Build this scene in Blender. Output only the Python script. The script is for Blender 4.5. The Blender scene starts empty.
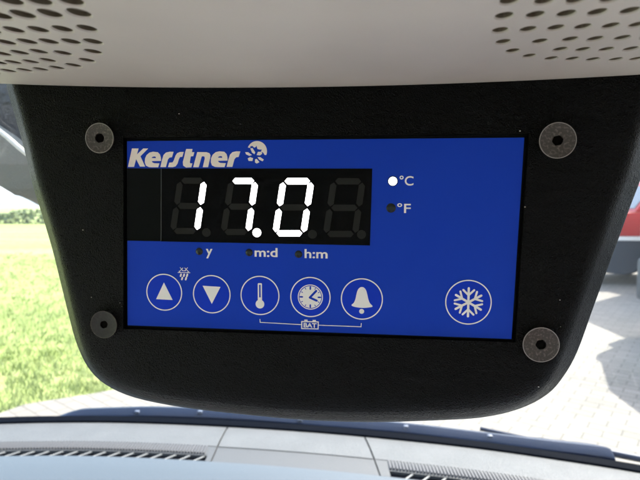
import bpy, bmesh, math, random
from mathutils import Vector, Matrix, noise
from mathutils.geometry import tessellate_polygon
random.seed(4)
R = math.radians
scene = bpy.context.scene
C = scene.collection

# ------------------------------------------------------------------ camera, sky, sun, exposure
cam_d = bpy.data.cameras.new('camera'); cam = bpy.data.objects.new('camera', cam_d); C.objects.link(cam)
cam.location = (0, 0, 1.7); cam.rotation_euler = (R(86), 0, 0)
cam_d.sensor_width = 36; cam_d.lens = 28.125
cam_d.clip_start = 0.005; cam_d.clip_end = 6000
cam_d.dof.use_dof = True; cam_d.dof.focus_distance = 0.19; cam_d.dof.aperture_fstop = 26
scene.camera = cam

SUN_EL, SUN_AZ = 50, 52          # azimuth measured from straight ahead (+Y) to the right (+X)
world = bpy.data.worlds.new('World'); scene.world = world; world.use_nodes = True
nt = world.node_tree; nt.nodes.clear()
sky = nt.nodes.new('ShaderNodeTexSky'); sky.sky_type = 'NISHITA'; sky.sun_disc = False
sky.sun_elevation = R(SUN_EL); sky.sun_rotation = R(SUN_AZ); sky.dust_density = 3; sky.air_density = 1.2
bg = nt.nodes.new('ShaderNodeBackground'); bg.inputs[1].default_value = 0.15
wo = nt.nodes.new('ShaderNodeOutputWorld')
nt.links.new(sky.outputs[0], bg.inputs[0]); nt.links.new(bg.outputs[0], wo.inputs[0])
sd = bpy.data.lights.new('sun', 'SUN'); sun = bpy.data.objects.new('sun', sd); C.objects.link(sun)
sd.energy = 2.5; sd.angle = R(0.5); sd.color = (1, .95, .87)
dirv = Vector((math.sin(R(SUN_AZ))*math.cos(R(SUN_EL)), math.cos(R(SUN_AZ))*math.cos(R(SUN_EL)), math.sin(R(SUN_EL))))
sun.rotation_euler = dirv.to_track_quat('Z', 'Y').to_euler(); sun.location = dirv*30
scene.view_settings.view_transform = 'Standard'; scene.view_settings.look = 'None'
scene.view_settings.exposure = 2.42; scene.view_settings.gamma = 1

# ------------------------------------------------------------------ helpers
def tag(o, label=None, cat=None, group=None, kind=None):
    if label: o['label'] = label
    if cat: o['category'] = cat
    if group: o['group'] = group
    if kind: o['kind'] = kind
    return o
def empty(name, label, cat, loc=(0,0,0), rz=0, group=None, matrix=None):
    o = bpy.data.objects.new(name, None); C.objects.link(o); o.empty_display_size = .05
    if matrix is not None: o.matrix_world = matrix
    else: o.location = loc; o.rotation_euler = (0,0,rz)
    return tag(o, label, cat, group)
def link(name, me, m, parent=None, smooth=None):
    o = bpy.data.objects.new(name, me); C.objects.link(o)
    if m is not None:
        me.materials.clear(); me.materials.append(m)
    if parent: o.parent = parent
    if smooth is not None:
        for p in me.polygons: p.use_smooth = True
        me.set_sharp_from_angle(angle=R(smooth))
    return o
def bmobj(name, bm, m, parent=None, smooth=None, fix=True):
    if fix: bmesh.ops.recalc_face_normals(bm, faces=bm.faces)
    me = bpy.data.meshes.new(name); bm.to_mesh(me); bm.free()
    return link(name, me, m, parent, smooth)
def box(bm, x0, x1, y0, y1, z0, z1, bevel=0, M=None):
    r = bmesh.ops.create_cube(bm, size=1)
    vs = r['verts']
    for v in vs: v.co = Vector(((x0+x1)/2+v.co.x*(x1-x0), (y0+y1)/2+v.co.y*(y1-y0), (z0+z1)/2+v.co.z*(z1-z0)))
    if bevel:
        es = {e for v in vs for e in v.link_edges}
        r2 = bmesh.ops.bevel(bm, geom=list(es), offset=bevel, segments=2, affect='EDGES', profile=.5)
        vs = list({v for v in r2['verts']} | {v for v in vs if v.is_valid})
    if M is not None:
        for v in vs: v.co = M @ v.co
    return vs
def ring_pts(cx, cy, r, n=48, a0=0, a1=360, sy=1):
    full = abs(a1-a0) >= 360
    k = n if full else n+1
    return [(cx+r*math.cos(R(a0+(a1-a0)*i/n)), cy+sy*r*math.sin(R(a0+(a1-a0)*i/n))) for i in range(k)]
def loft(bm, rings, cap0=False, cap1=False):
    prev = None; allr = []
    for rg in rings:
        vs = [bm.verts.new(p) for p in rg]; allr.append(vs)
        if prev:
            n = len(vs)
            for i in range(n): bm.faces.new((prev[i], prev[(i+1)%n], vs[(i+1)%n], vs[i]))
        prev = vs
    if cap0: bm.faces.new(allr[0][::-1])
    if cap1: bm.faces.new(allr[-1])
    return allr
def lathe(bm, prof, n=40, cx=0, cy=0, cap0=True, cap1=True):
    return loft(bm, [[(cx+r*math.cos(2*math.pi*i/n), cy+r*math.sin(2*math.pi*i/n), z) for i in range(n)] for r, z in prof], cap0, cap1)
def tube(bm, pts, r, n=10):
    pts = [Vector(p) for p in pts]; rings = []
    for i, p in enumerate(pts):
        t = (pts[min(i+1, len(pts)-1)]-pts[max(i-1, 0)]).normalized()
        a = t.cross(Vector((0,0,1)));  a = a.normalized() if a.length > .1 else Vector((1,0,0))
        b = t.cross(a).normalized(); rr = r[i] if isinstance(r, (list, tuple)) else r
        rings.append([p+a*rr*math.cos(2*math.pi*k/n)+b*rr*math.sin(2*math.pi*k/n) for k in range(n)])
    return loft(bm, rings, True, True)
def catmull(pts, sub=6, closed=True):
    out = []; n = len(pts)
    for i in range(n if closed else n-1):
        P0, P1, P2, P3 = [Vector(pts[(i+k) % n] if closed else pts[max(0, min(n-1, i+k))]) for k in (-1, 0, 1, 2)]
        for s in range(sub):
            t = s/sub
            out.append(0.5*((2*P1)+(-P0+P2)*t+(2*P0-5*P1+4*P2-P3)*t*t+(-P0+3*P1-3*P2+P3)*t**3))
    if not closed: out.append(Vector(pts[-1]))
    return out
def curve_mesh(polys, ext, z):
    cu = bpy.data.curves.new('t', 'CURVE'); cu.dimensions = '2D'; cu.fill_mode = 'BOTH'; cu.extrude = ext
    for pl in polys:
        s = cu.splines.new('POLY'); s.points.add(len(pl)-1); s.use_cyclic_u = True
        for k, p in enumerate(pl): s.points[k].co = (p[0], p[1], 0, 1)
    o = bpy.data.objects.new('t', cu); C.objects.link(o)
    dg = bpy.context.evaluated_depsgraph_get(); dg.update()
    me = bpy.data.meshes.new_from_object(o.evaluated_get(dg))
    bpy.data.objects.remove(o); bpy.data.curves.remove(cu)
    for v in me.vertices: v.co.z += z
    return me
def flat(name, polys, m, parent, z, th=.06):
    """thin printed or cut shape; polys in mm in the unit's front plane, z = bottom, th = thickness (mm)"""
    me = curve_mesh(polys, th/2, z+th/2)
    me.transform(Matrix.Scale(.001, 4))
    return link(name, me, m, parent)
def text_mesh(s, x0, x1, y0, y1, z, bold=0.0, th=.05, shear=0):
    cu = bpy.data.curves.new('t', 'FONT'); cu.body = s; cu.extrude = 0; cu.offset = bold; cu.resolution_u = 6
    o = bpy.data.objects.new('t', cu); C.objects.link(o)
    dg = bpy.context.evaluated_depsgraph_get(); dg.update()
    me = bpy.data.meshes.new_from_object(o.evaluated_get(dg))
    bpy.data.objects.remove(o); bpy.data.curves.remove(cu)
    xs = [v.co.x for v in me.vertices]; ys = [v.co.y for v in me.vertices]
    a, b, c_, d = min(xs), max(xs), min(ys), max(ys)
    for v in me.vertices:
        v.co = Vector((x0+(v.co.x-a)/(b-a)*(x1-x0), y0+(v.co.y-c_)/(d-c_)*(y1-y0), z))
    me.transform(Matrix.Scale(.001, 4))
    return me
def text(name, s, A, B, m, parent, z, bold=0.012):
    """A = top-left, B = bottom-right of the lettering (mm)"""
    return link(name, text_mesh(s, A[0], B[0], B[1], A[1], z+.05, bold), m, parent)
def capsule(p, q, w, n=6):
    p = Vector(p); q = Vector(q); d = (q-p).normalized(); nrm = Vector((-d.y, d.x)); a0 = math.atan2(nrm.y, nrm.x)
    out = []
    for i in range(n+1):
        a = a0+math.pi*i/n; out.append((p.x+w/2*math.cos(a), p.y+w/2*math.sin(a)))
    for i in range(n+1):
        a = a0+math.pi+math.pi*i/n; out.append((q.x+w/2*math.cos(a), q.y+w/2*math.sin(a)))
    return out
def join_flats(name, shapes, m, parent, z, th=.05):
    """several overlapping flat shapes in one printed mark: each on its own hair-thin level"""
    bm = bmesh.new()
    for k, pl in enumerate(shapes):
        me = curve_mesh([pl] if not isinstance(pl[0][0], (tuple, list, Vector)) else pl, 0, z+th+.0015*k)
        bm.from_mesh(me); bpy.data.meshes.remove(me)
    for v in bm.verts: v.co *= .001
    return bmobj(name, bm, m, parent, fix=False)

# ------------------------------------------------------------------ materials
def mat(name, col, rough=.5, metal=0, spec=.5, bump=None, vary=None, coat=0, emit=None, es=0, alpha=None):
    m = bpy.data.materials.new(name); m.use_nodes = True; t = m.node_tree; N = t.nodes; L = t.links
    b = N['Principled BSDF']; b.inputs['Base Color'].default_value = (*col, 1)
    b.inputs['Roughness'].default_value = rough; b.inputs['Metallic'].default_value = metal
    b.inputs['Specular IOR Level'].default_value = spec; b.inputs['Coat Weight'].default_value = coat
    if emit: b.inputs['Emission Color'].default_value = (*emit, 1); b.inputs['Emission Strength'].default_value = es
    tc = N.new('ShaderNodeTexCoord')
    if vary:   # (scale, second colour, low, high)
        n = N.new('ShaderNodeTexNoise'); n.inputs['Scale'].default_value = vary[0]; n.inputs['Detail'].default_value = 6
        r = N.new('ShaderNodeValToRGB'); r.color_ramp.elements[0].position = vary[2]; r.color_ramp.elements[1].position = vary[3]
        r.color_ramp.elements[0].color = (*col, 1); r.color_ramp.elements[1].color = (*vary[1], 1)
        L.new(tc.outputs['Object'], n.inputs['Vector']); L.new(n.outputs['Fac'], r.inputs['Fac']); L.new(r.outputs['Color'], b.inputs['Base Color'])
    if bump:   # (kind, scale, strength, distance)
        if bump[0] == 'grain':
            n = N.new('ShaderNodeTexVoronoi'); n.feature = 'DISTANCE_TO_EDGE'; n.inputs['Scale'].default_value = bump[1]
            ns = N.new('ShaderNodeTexNoise'); ns.inputs['Scale'].default_value = bump[1]*.7; ns.inputs['Detail'].default_value = 3
            mx = N.new('ShaderNodeMix'); mx.data_type = 'VECTOR'; mx.inputs['Factor'].default_value = .004
            L.new(tc.outputs['Object'], mx.inputs['A']); L.new(tc.outputs['Object'], ns.inputs['Vector']); L.new(ns.outputs['Color'], mx.inputs['B'])
            L.new(mx.outputs['Result'], n.inputs['Vector'])
            mr = N.new('ShaderNodeMapRange'); mr.inputs['From Max'].default_value = .28; mr.inputs['To Max'].default_value = 1; mr.interpolation_type = 'SMOOTHSTEP'
            L.new(n.outputs['Distance'], mr.inputs['Value'])
            ad = N.new('ShaderNodeMath'); ad.operation = 'MULTIPLY_ADD'; L.new(ns.outputs['Fac'], ad.inputs[0]); ad.inputs[1].default_value = .7; L.new(mr.outputs[0], ad.inputs[2])
            h = ad.outputs[0]
        else:
            n = N.new('ShaderNodeTexNoise'); n.inputs['Scale'].default_value = bump[1]; n.inputs['Detail'].default_value = 4
            L.new(tc.outputs['Object'], n.inputs['Vector']); h = n.outputs['Fac']
        bp = N.new('ShaderNodeBump'); bp.inputs['Strength'].default_value = bump[2]; bp.inputs['Distance'].default_value = bump[3]
        L.new(h, bp.inputs['Height']); L.new(bp.outputs['Normal'], b.inputs['Normal'])
    return m
M = {}
M['housing'] = mat('black_grained_plastic', (.0009,.001,.0008), .30, spec=.03, bump=('grain', 900, .8, .0007), vary=(60, (.002,.002,.0017), .4, .75))
hb = M['housing'].node_tree.nodes['Principled BSDF']; hb.inputs['Coat Weight'].default_value = .125; hb.inputs['Coat Roughness'].default_value = .21
_t = M['housing'].node_tree; _t.links.new([n_ for n_ in _t.nodes if n_.type == 'BUMP'][0].outputs[0], hb.inputs['Coat Normal'])
def mottle(m, lo, hi, sc):
    t = m.node_tree; tc = t.nodes.new('ShaderNodeTexCoord'); n_ = t.nodes.new('ShaderNodeTexNoise'); n_.inputs['Scale'].default_value = sc; n_.inputs['Detail'].default_value = 5; n_.inputs['Distortion'].default_value = 1.2
    mr = t.nodes.new('ShaderNodeMapRange'); mr.inputs['From Min'].default_value = .35; mr.inputs['From Max'].default_value = .65; mr.inputs['To Min'].default_value = lo; mr.inputs['To Max'].default_value = hi
    t.links.new(tc.outputs['Object'], n_.inputs[0]); t.links.new(n_.outputs[0], mr.inputs[0]); t.links.new(mr.outputs[0], t.nodes['Principled BSDF'].inputs['Roughness'])
M['recess'] = mat('black_recess', (.004,.004,.004), .7, spec=.25)
M['blue'] = mat('blue_overlay_film', (.003,.046,.47), .45, spec=.18, bump=('noise', 2500, .05, .0002))
M['blue_key'] = mat('blue_key_film', (.003,.040,.54), .4, spec=.18)
M['print'] = mat('white_print', (.88,.88,.83), .5)
M['logo'] = mat('cream_print', (.90,.83,.72), .5)
mottle(M['blue'], .28, .55, 45); mottle(M['blue_key'], .28, .5, 60)
M['display'] = mat('smoked_display_window', (.0020,.0021,.0020), .25, spec=.07)
M['display_side'] = mat('smoked_window_strip', (.0026,.0033,.0028), .3, spec=.08)
M['seg_off'] = mat('unlit_segment', (.016,.0165,.0135), .4, spec=.15)
M['seg_on'] = mat('lit_segment', (.8,.8,.8), .5, emit=(1,1,1), es=1.4)
M['led_off'] = mat('unlit_lamp_dark_green', (.002,.008,.008), .25)
M['led_on'] = mat('lit_lamp', (.8,.8,.8), .3, emit=(.86,.95,1), es=.55)
M['washer'] = mat('scuffed_screw_head', (.055,.048,.040), .38, metal=.35, bump=('noise', 1500, .25, .0003), vary=(1100, (.15,.13,.11), .5, .7))
M['socket'] = mat('dark_socket', (.002,.0015,.001), .7, spec=.05)
M['rim'] = mat('worn_metal_rim', (.30,.28,.25), .35, metal=.7)
M['beige'] = mat('beige_roof_plastic', (.385,.36,.305), .55, spec=.3, bump=('noise', 1800, .06, .0003), vary=(25, (.355,.33,.28), .35, .7))
M['liner'] = mat('roof_lining_fabric', (.70,.71,.73), .95, bump=('noise', 900, .3, .001))
M['dash'] = mat('pale_grey_dash_plastic', (.074,.077,.078), .5, spec=.4, bump=('grain', 380, .6, .0008), vary=(14, (.088,.091,.092), .35, .7))
M['dash_low'] = mat('blue_grey_dash_plastic', (.055,.068,.078), .42, spec=.5, bump=('grain', 380, .25, .0005))
M['dash_band'] = mat('mid_grey_dash_strip', (.055,.057,.058), .55, bump=('grain', 380, .3, .0005))
M['mesh_band'] = mat('ribbed_grille_grey', (.06,.06,.064), .6)
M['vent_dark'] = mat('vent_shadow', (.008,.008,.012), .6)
M['fin'] = mat('vent_fin', (.20,.20,.19), .5)
M['rubber'] = mat('black_rubber', (.004,.0055,.009), .6, spec=.04)
M['wiper'] = mat('wiper_dark_blue_grey', (.012,.022,.048), .4, spec=.2, bump=('noise', 60, .2, .002))
M['wiper_clip'] = mat('wiper_clip_grey', (.10,.12,.16), .4)
M['visor'] = mat('grey_visor_vinyl', (.17,.175,.15), .7, bump=('grain', 260, .3, .0005))
M['visor_dark'] = mat('dark_blue_black_trim', (.006,.008,.011), .35, bump=('noise', 160, .7, .002))
M['piping'] = mat('pale_piping', (.62,.62,.58), .4)
M['red'] = mat('red_paint', (.34,.008,.008), .5, coat=.1)
M['silver'] = mat('silver_paint', (.50,.52,.54), .35, metal=.3, coat=.5)
M['darkpaint'] = mat('dark_grey_paint', (.06,.065,.075), .4, coat=.4)
M['cladding'] = mat('dark_grey_cladding', (.035,.045,.06), .55)
M['white'] = mat('white_paint', (.75,.75,.73), .45)
M['tyre'] = mat('tyre_rubber', (.02,.022,.026), .8)
M['alloy'] = mat('bright_alloy', (.55,.62,.66), .35, metal=.4)
M['carglass'] = mat('dark_car_glass', (.03,.045,.06), .08, spec=.7)
M['lamp_red'] = mat('red_lamp_lens', (.35,.01,.01), .2)
M['lamp_clear'] = mat('clear_lamp_lens', (.6,.62,.62), .15)
M['seat'] = mat('red_brown_seat_fabric', (.22,.07,.055), .7, bump=('noise', 300, .4, .002))
M['trunk'] = mat('bark', (.09,.07,.05), .9)
M['leaf'] = mat('hedge_leaves', (.12,.16,.07), .7, vary=(.8, (.18,.22,.09), .3, .7))

# ================================================================== the setting
def ground_mat(name, cols, scale, rough=.95, bump=.4):
    m = bpy.data.materials.new(name); m.use_nodes = True; t = m.node_tree; N = t.nodes; L = t.links
    b = N['Principled BSDF']; b.inputs['Roughness'].default_value = rough; b.inputs['Specular IOR Level'].default_value = .2
    tc = N.new('ShaderNodeTexCoord'); n = N.new('ShaderNodeTexNoise'); n.inputs['Scale'].default_value = scale; n.inputs['Detail'].default_value = 8; n.inputs['Roughness'].default_value = .65
    n2 = N.new('ShaderNodeTexNoise'); n2.inputs['Scale'].default_value = scale*.06; n2.inputs['Detail'].default_value = 4
    mp = N.new('ShaderNodeMapping'); mp.inputs['Scale'].default_value = (.25, 1.6, 1)
    L.new(tc.outputs['Object'], mp.inputs[0]); L.new(mp.outputs[0], n2.inputs[0])
    L.new(tc.outputs['Object'], n.inputs[0])
    r = N.new('ShaderNodeValToRGB'); e = r.color_ramp.elements
    e[0].position = .33; e[0].color = (*cols[0], 1); e[1].position = .68; e[1].color = (*cols[2], 1)
    x = e.new(.5); x.color = (*cols[1], 1)
    ad = N.new('ShaderNodeMath'); ad.operation = 'MULTIPLY_ADD'; ad.inputs[1].default_value = .55
    ml = N.new('ShaderNodeMath'); ml.operation = 'MULTIPLY'; ml.inputs[1].default_value = .48
    L.new(n2.outputs[0], ml.inputs[0]); L.new(n.outputs[0], ad.inputs[0]); L.new(ml.outputs[0], ad.inputs[2])
    L.new(ad.outputs[0], r.inputs[0]); L.new(r.outputs[0], b.inputs['Base Color'])
    bp = N.new('ShaderNodeBump'); bp.inputs['Strength'].default_value = bump; bp.inputs['Distance'].default_value = .03
    L.new(n.outputs[0], bp.inputs['Height']); L.new(bp.outputs[0], b.inputs['Normal'])
    return m
M['field'] = ground_mat('meadow_grass', [(.11,.155,.035), (.20,.25,.075), (.31,.34,.14)], 4)
bm = bmesh.new()
n = 60
g = [[None]*(n+1) for _ in range(n+1)]
for i in range(n+1):
    for j in range(n+1):
        x = ((i/n)*2-1); y = ((j/n)*2-1); x = math.copysign(abs(x)**3, x)*3000; y = math.copysign(abs(y)**3, y)*3000
        g[i][j] = bm.verts.new((x, y, 0))
for i in range(n):
    for j in range(n): bm.faces.new((g[i][j], g[i+1][j], g[i+1][j+1], g[i][j+1]))
tag(bmobj('field', bm, M['field']), kind='structure')

def paving_mat():
    m = bpy.data.materials.new('cream_pavers'); m.use_nodes = True; t = m.node_tree; N = t.nodes; L = t.links
    b = N['Principled BSDF']; b.inputs['Roughness'].default_value = .85
    tc = N.new('ShaderNodeTexCoord'); mp = N.new('ShaderNodeMapping'); mp.inputs['Rotation'].default_value = (0,0,R(38))
    br = N.new('ShaderNodeTexBrick'); br.inputs['Scale'].default_value = 1; br.inputs['Brick Width'].default_value = .22; br.inputs['Row Height'].default_value = .11
    br.inputs['Mortar Size'].default_value = .005; br.inputs['Mortar Smooth'].default_value = .3
    br.inputs['Color1'].default_value = (.175,.162,.138,1); br.inputs['Color2'].default_value = (.215,.198,.17,1); br.inputs['Mortar'].default_value = (.10,.091,.077,1)
    L.new(tc.outputs['Object'], mp.inputs[0]); L.new(mp.outputs[0], br.inputs[0])
    n_ = N.new('ShaderNodeTexNoise'); n_.inputs['Scale'].default_value = 3; n_.inputs['Detail'].default_value = 7
    mx = N.new('ShaderNodeMix'); mx.data_type = 'RGBA'; mx.blend_type = 'MULTIPLY'; mx.inputs[0].default_value = .5
    r = N.new('ShaderNodeValToRGB'); r.color_ramp.elements[0].color = (.6,.6,.6,1); r.color_ramp.elements[0].position = .3; r.color_ramp.elements[1].position = .65
    L.new(n_.outputs[0], r.inputs[0]); L.new(br.outputs[0], mx.inputs['A']); L.new(r.outputs[0], mx.inputs['B']); L.new(mx.outputs['Result'], b.inputs['Base Color'])
    bp = N.new('ShaderNodeBump'); bp.inputs['Strength'].default_value = .5; bp.inputs['Distance'].default_value = .01; L.new(br.outputs['Fac'], bp.inputs['Height']); bp.invert = True
    L.new(bp.outputs[0], b.inputs['Normal'])
    return m
M['paving'] = paving_mat()
edge = [(-9,-25), (-4.4,0.2), (-2.9,3.2), (-2.45,4.05), (-2.0,4.28), (-1.5,4.6), (-.9,5.6), (-.1,8.5), (1.2,16), (3,40), (5,70), (40,70), (60,-25)]
bm = bmesh.new()
top = [bm.verts.new((x, y, .05)) for x, y in edge]; bot = [bm.verts.new((x, y, -.15)) for x, y in edge]
bm.faces.new(top)
for i in range(len(edge)): bm.faces.new((top[i], bot[i], bot[(i+1)%len(edge)], top[(i+1)%len(edge)]))
tag(bmobj('paving', bm, M['paving']), kind='structure')

# wooded ridge on the horizon
M['hill'] = ground_mat('distant_woods', [(.035,.055,.06), (.05,.075,.08), (.07,.10,.10)], .02)
bm = bmesh.new(); prev = None
for i in range(91):
    a = R(-75+150*i/90)
    row = []
    for k, (rr, hh) in enumerate(((900, 0), (1150, .5), (1500, 1), (1900, .8), (2400, 0))):
        h = 26+10*noise.noise(Vector((a*6, 3, 0)))+7*noise.noise(Vector((a*19, 1, 0)))+16*max(0, noise.noise(Vector((a*2.5, 9, 0))))
        row.append(bm.verts.new((rr*math.sin(a), rr*math.cos(a), h*hh-.5)))
    if prev:
        for k in range(4): bm.faces.new((prev[k], row[k], row[k+1], prev[k+1]))
    prev = row
tag(bmobj('hills', bm, M['hill'], smooth=60), kind='structure')

# tufts of grass on the near meadow
bm = bmesh.new()
def in_pave(x, y):
    for (x0, y0), (x1, y1) in zip(edge[:10], edge[1:11]):
        if y0 <= y <= y1: return x > x0+(x1-x0)*(y-y0)/(y1-y0)-.05
    return False
for k in range(9000):
    d = 3.6+14*random.random()**1.8; x = -random.uniform(.12, .74)*d*1.05; y = d
    if in_pave(x, y): continue
    for q in range(4):
        px = x+random.gauss(0, .03); py = y+random.gauss(0, .03); a = random.uniform(0, math.pi); h = random.uniform(.03, .10); w_ = .006
        lx, ly = random.gauss(0, .03), random.gauss(0, .03)
        v0 = bm.verts.new((px-w_*math.cos(a), py-w_*math.sin(a), -.003)); v1 = bm.verts.new((px+w_*math.cos(a), py+w_*math.sin(a), -.003)); v2 = bm.verts.new((px+lx, py+ly, h))
        bm.faces.new((v0, v1, v2))
tag(bmobj('grass', bm, mat('grass_blades', (.16,.22,.05), .8, vary=(3, (.31,.35,.14), .35, .65)), fix=False), 'sunlit yellow green meadow grass beside the paving', 'grass', kind='stuff')

# hedge line across the field
def hedge(name, label, x0, x1, y, h, n_, cat='hedge'):
    o = empty(name, label, cat, ((x0+x1)/2, y, 0))
    b = bmesh.new()
    for k in range(n_):
        t = random.random(); px = x0+(x1-x0)*t-(x0+x1)/2; hh = h*(.55+.45*noise.noise(Vector((t*9, x0, 0)))+.25)
        pz = random.random()**.8*hh; py = random.gauss(0, h*.28); s = h*random.uniform(.06, .13)
        nrm = Vector((random.gauss(0,1), random.gauss(0,1), random.gauss(0,1))).normalized(); a = nrm.orthogonal().normalized(); c_ = nrm.cross(a)
        p = Vector((px, py, pz)); b.faces.new([b.verts.new(p+a*s*u+c_*s*v) for u, v in ((-1,-.4),(0,-1),(1,.4),(0,1))])
    bmobj('foliage', b, M['leaf'], o, fix=False)
    for k in range(12):
        b = bmesh.new()
        px = (x1-x0)*(k/11-.5)*.95; tube(b, [(px, 0, -.1), (px+.1, .05, h*.4), (px-.05, 0, h*.75)], [h*.03, h*.022, h*.01], 6)
        bmobj('stem', b, M['trunk'], o)
hedge('hedge', 'low yellow green hedge row crossing the far meadow left of the display unit', -50, 0, 46, 1.5, 5000)

def tree(label, x, y, h, w_, seed):
    rn = random.Random(seed); o = empty('tree', label, 'tree', (x, y, 0), 0, 'trees beyond the red pickup')
    b = bmesh.new(); tube(b, [(0,0,-.1), (.05,0,h*.25), (-.05,.05,h*.5), (0,0,h*.85)], [h*.035, h*.026, h*.018, h*.006], 10)
    for k in range(9):
        a = rn.uniform(0, 6.28); z = h*rn.uniform(.25, .6); tube(b, [(0,0,z), (math.cos(a)*w_*.25, math.sin(a)*w_*.25, z+h*.1), (math.cos(a)*w_*.45, math.sin(a)*w_*.45, z+h*.22)], [h*.013, h*.009, h*.003], 6)
    bmobj('trunk', b, M['trunk'], o)
    b = bmesh.new(); cl = [(Vector((rn.gauss(0, w_*.24), rn.gauss(0, w_*.24), h*rn.uniform(.3, .95))), w_*rn.uniform(.10, .2)) for _ in range(45)]
    for k in range(7000):
        c0, r0 = cl[rn.randrange(45)]; d = Vector((rn.gauss(0,1), rn.gauss(0,1), rn.gauss(0,1))).normalized(); p = c0+d*r0*rn.random()**.4
        nrm = Vector((rn.gauss(0,1), rn.gauss(0,1), rn.gauss(0,1))).normalized(); a = nrm.orthogonal().normalized(); c_ = nrm.cross(a); s_ = rn.uniform(.05, .11)
        b.faces.new([b.verts.new(p+a*s_*u+c_*s_*v) for u, v in ((-1,0),(0,-.5),(1,0),(0,.5))])
    bmobj('crown', b, M['leaf'], o, fix=False)
tree('broad leafy tree right behind the red pickup', 13.5, 21, 7.5, 5.5, 1)
tree('shorter round tree farther right behind the red pickup', 19, 24, 6.2, 5, 2)

# ================================================================== the van: roof console, dashboard, glass, wiper, visor
XA, YA, ZA, OR = [Vector(v) for v in ((0.99352,-0.11350,-0.00610),(0.00461,-0.01337,0.99990),(-0.11357,-0.99345,-0.01276),(-0.07570,0.19843,1.72502))]
PM = Matrix(((XA.x, YA.x, ZA.x, OR.x), (XA.y, YA.y, ZA.y, OR.y), (XA.z, YA.z, ZA.z, OR.z), (0,0,0,1)))

# ---- overhead console (shell with drilled speaker holes, roof lining behind it)
con = empty('overhead_console', 'beige plastic overhead console with two fields of speaker holes above the display unit', 'overhead console', matrix=PM)
def lipv(u): return 18.4+.00020*(u-88)**2
def under(u, w):   # underside height at depth w (mm toward the rear)
    return lipv(u)+.0006*max(0, w-10)**1.5
bm = bmesh.new()
us = [-260+4*i for i in range(161)]
prof = []
for a in range(0, 5):     # rounded front lip
    t = R(90*a/4); prof.append((4.2-2.4*math.sin(t)-.0, 2.4*(1-math.cos(t)), False))
ws = [4.2+4*i for i in range(66)]
rows = []
for u in us:
    pts = [(-.2, 34)]+[(1.8+2.4*(1-math.cos(R(18*a))), None, 2.4*(1-math.sin(R(18*a)))) for a in range(0, 5)]
    col = [Vector((u, lipv(u)+34, 1.8))]
    for a in range(0, 5):
        t = R(90*a/5); col.append(Vector((u, lipv(u)+2.4*(1-math.sin(t)), 4.2-2.4*math.cos(t))))
    for w_ in ws: col.append(Vector((u, under(u, w_), w_)))
    col.append(Vector((u, under(u, ws[-1])+34, ws[-1])))
    rows.append([bm.verts.new(c_*.001) for c_ in col])
m_ = len(rows[0])
for i in range(len(rows)-1):
    for k in range(m_): bm.faces.new((rows[i][k], rows[i+1][k], rows[i+1][(k+1)%m_], rows[i][(k+1)%m_]))
bm.faces.new(rows[0]); bm.faces.new(rows[-1][::-1])
shell = bmobj('console_shell', bm, M['beige'], con)
# speaker holes: (u, w, radius) in mm
HOLES = [(18.98, 86.27, 2.57),(25.48, 86.05, 2.56),(32.56, 85.76, 2.54),(9.7, 77.71, 2.5),(16.11, 78.21, 2.48),(23.08, 78.64, 2.45),(30.19, 78.76, 2.43),(-1.24, 67.32, 2.3),(5.81, 67.85, 2.28),(12.66, 68.1, 2.26),(19.34, 68.46, 2.24),(26.04, 68.82, 2.22),(-11.09, 57.31, 2.36),(-4.4, 57.78, 2.34),(2.54, 58.52, 2.32),(8.88, 58.63, 2.3),(15.24, 58.63, 2.29),(21.47, 58.53, 2.28),(-14.52, 46.68, 2.32),(-7.67, 48.05, 2.29),(-0.74, 49.3, 2.26),(5.84, 47.96, 2.27),(16.1, 49.54, 2.23),(-23.99, 36.22, 2.26),(-18.19, 37.19, 2.24),(-11.46, 38.17, 2.21),(-4.28, 40.2, 2.17),(0.5, 34.52, 2.24),(8.79, 40.57, 2.15),(-28.94, 25.76, 2.24),(-21.68, 27.28, 2.21),(-14.74, 28.84, 2.18),(-7.37, 31.25, 2.14),(-36.89, 23.6, 2.28),(3.12, 77.74, 2.46),(-8.0, 67.26, 2.32),(-17.35, 57.09, 2.38),(-21.35, 46.32, 2.26),(-31.09, 34.47, 2.29),(124.49, 77.44, 1.87),(131.78, 76.4, 1.87),(138.28, 75.95, 1.87),(145.15, 75.46, 1.86),(125.57, 68.84, 1.91),(132.36, 68.46, 1.9),(139.1, 68.09, 1.9),(145.71, 67.93, 1.89),(152.62, 67.63, 1.88),(126.99, 59.09, 1.83),(133.62, 58.83, 1.82),(139.96, 58.9, 1.81),(146.26, 58.58, 1.8),(152.81, 58.12, 1.8),(158.96, 57.71, 1.79),(129.94, 49.76, 1.83),(139.42, 48.67, 1.83),(146.84, 49.12, 1.81),(153.27, 48.38, 1.81),(160.06, 47.89, 1.81),(166.57, 47.43, 1.8),(134.56, 41.15, 1.8),(147.39, 40.38, 1.79),(153.8, 39.03, 1.8),(160.41, 37.96, 1.81),(167.22, 37.06, 1.81),(173.54, 36.63, 1.8),(140.64, 35.3, 1.73),(147.96, 31.42, 1.76),(154.43, 29.77, 1.77),(160.92, 27.9, 1.79),(168.0, 26.47, 1.79),(174.13, 25.65, 1.79),(181.11, 24.03, 1.8),(165.01, 57.2, 1.79),(159.63, 67.02, 1.87)]
bm = bmesh.new()
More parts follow.
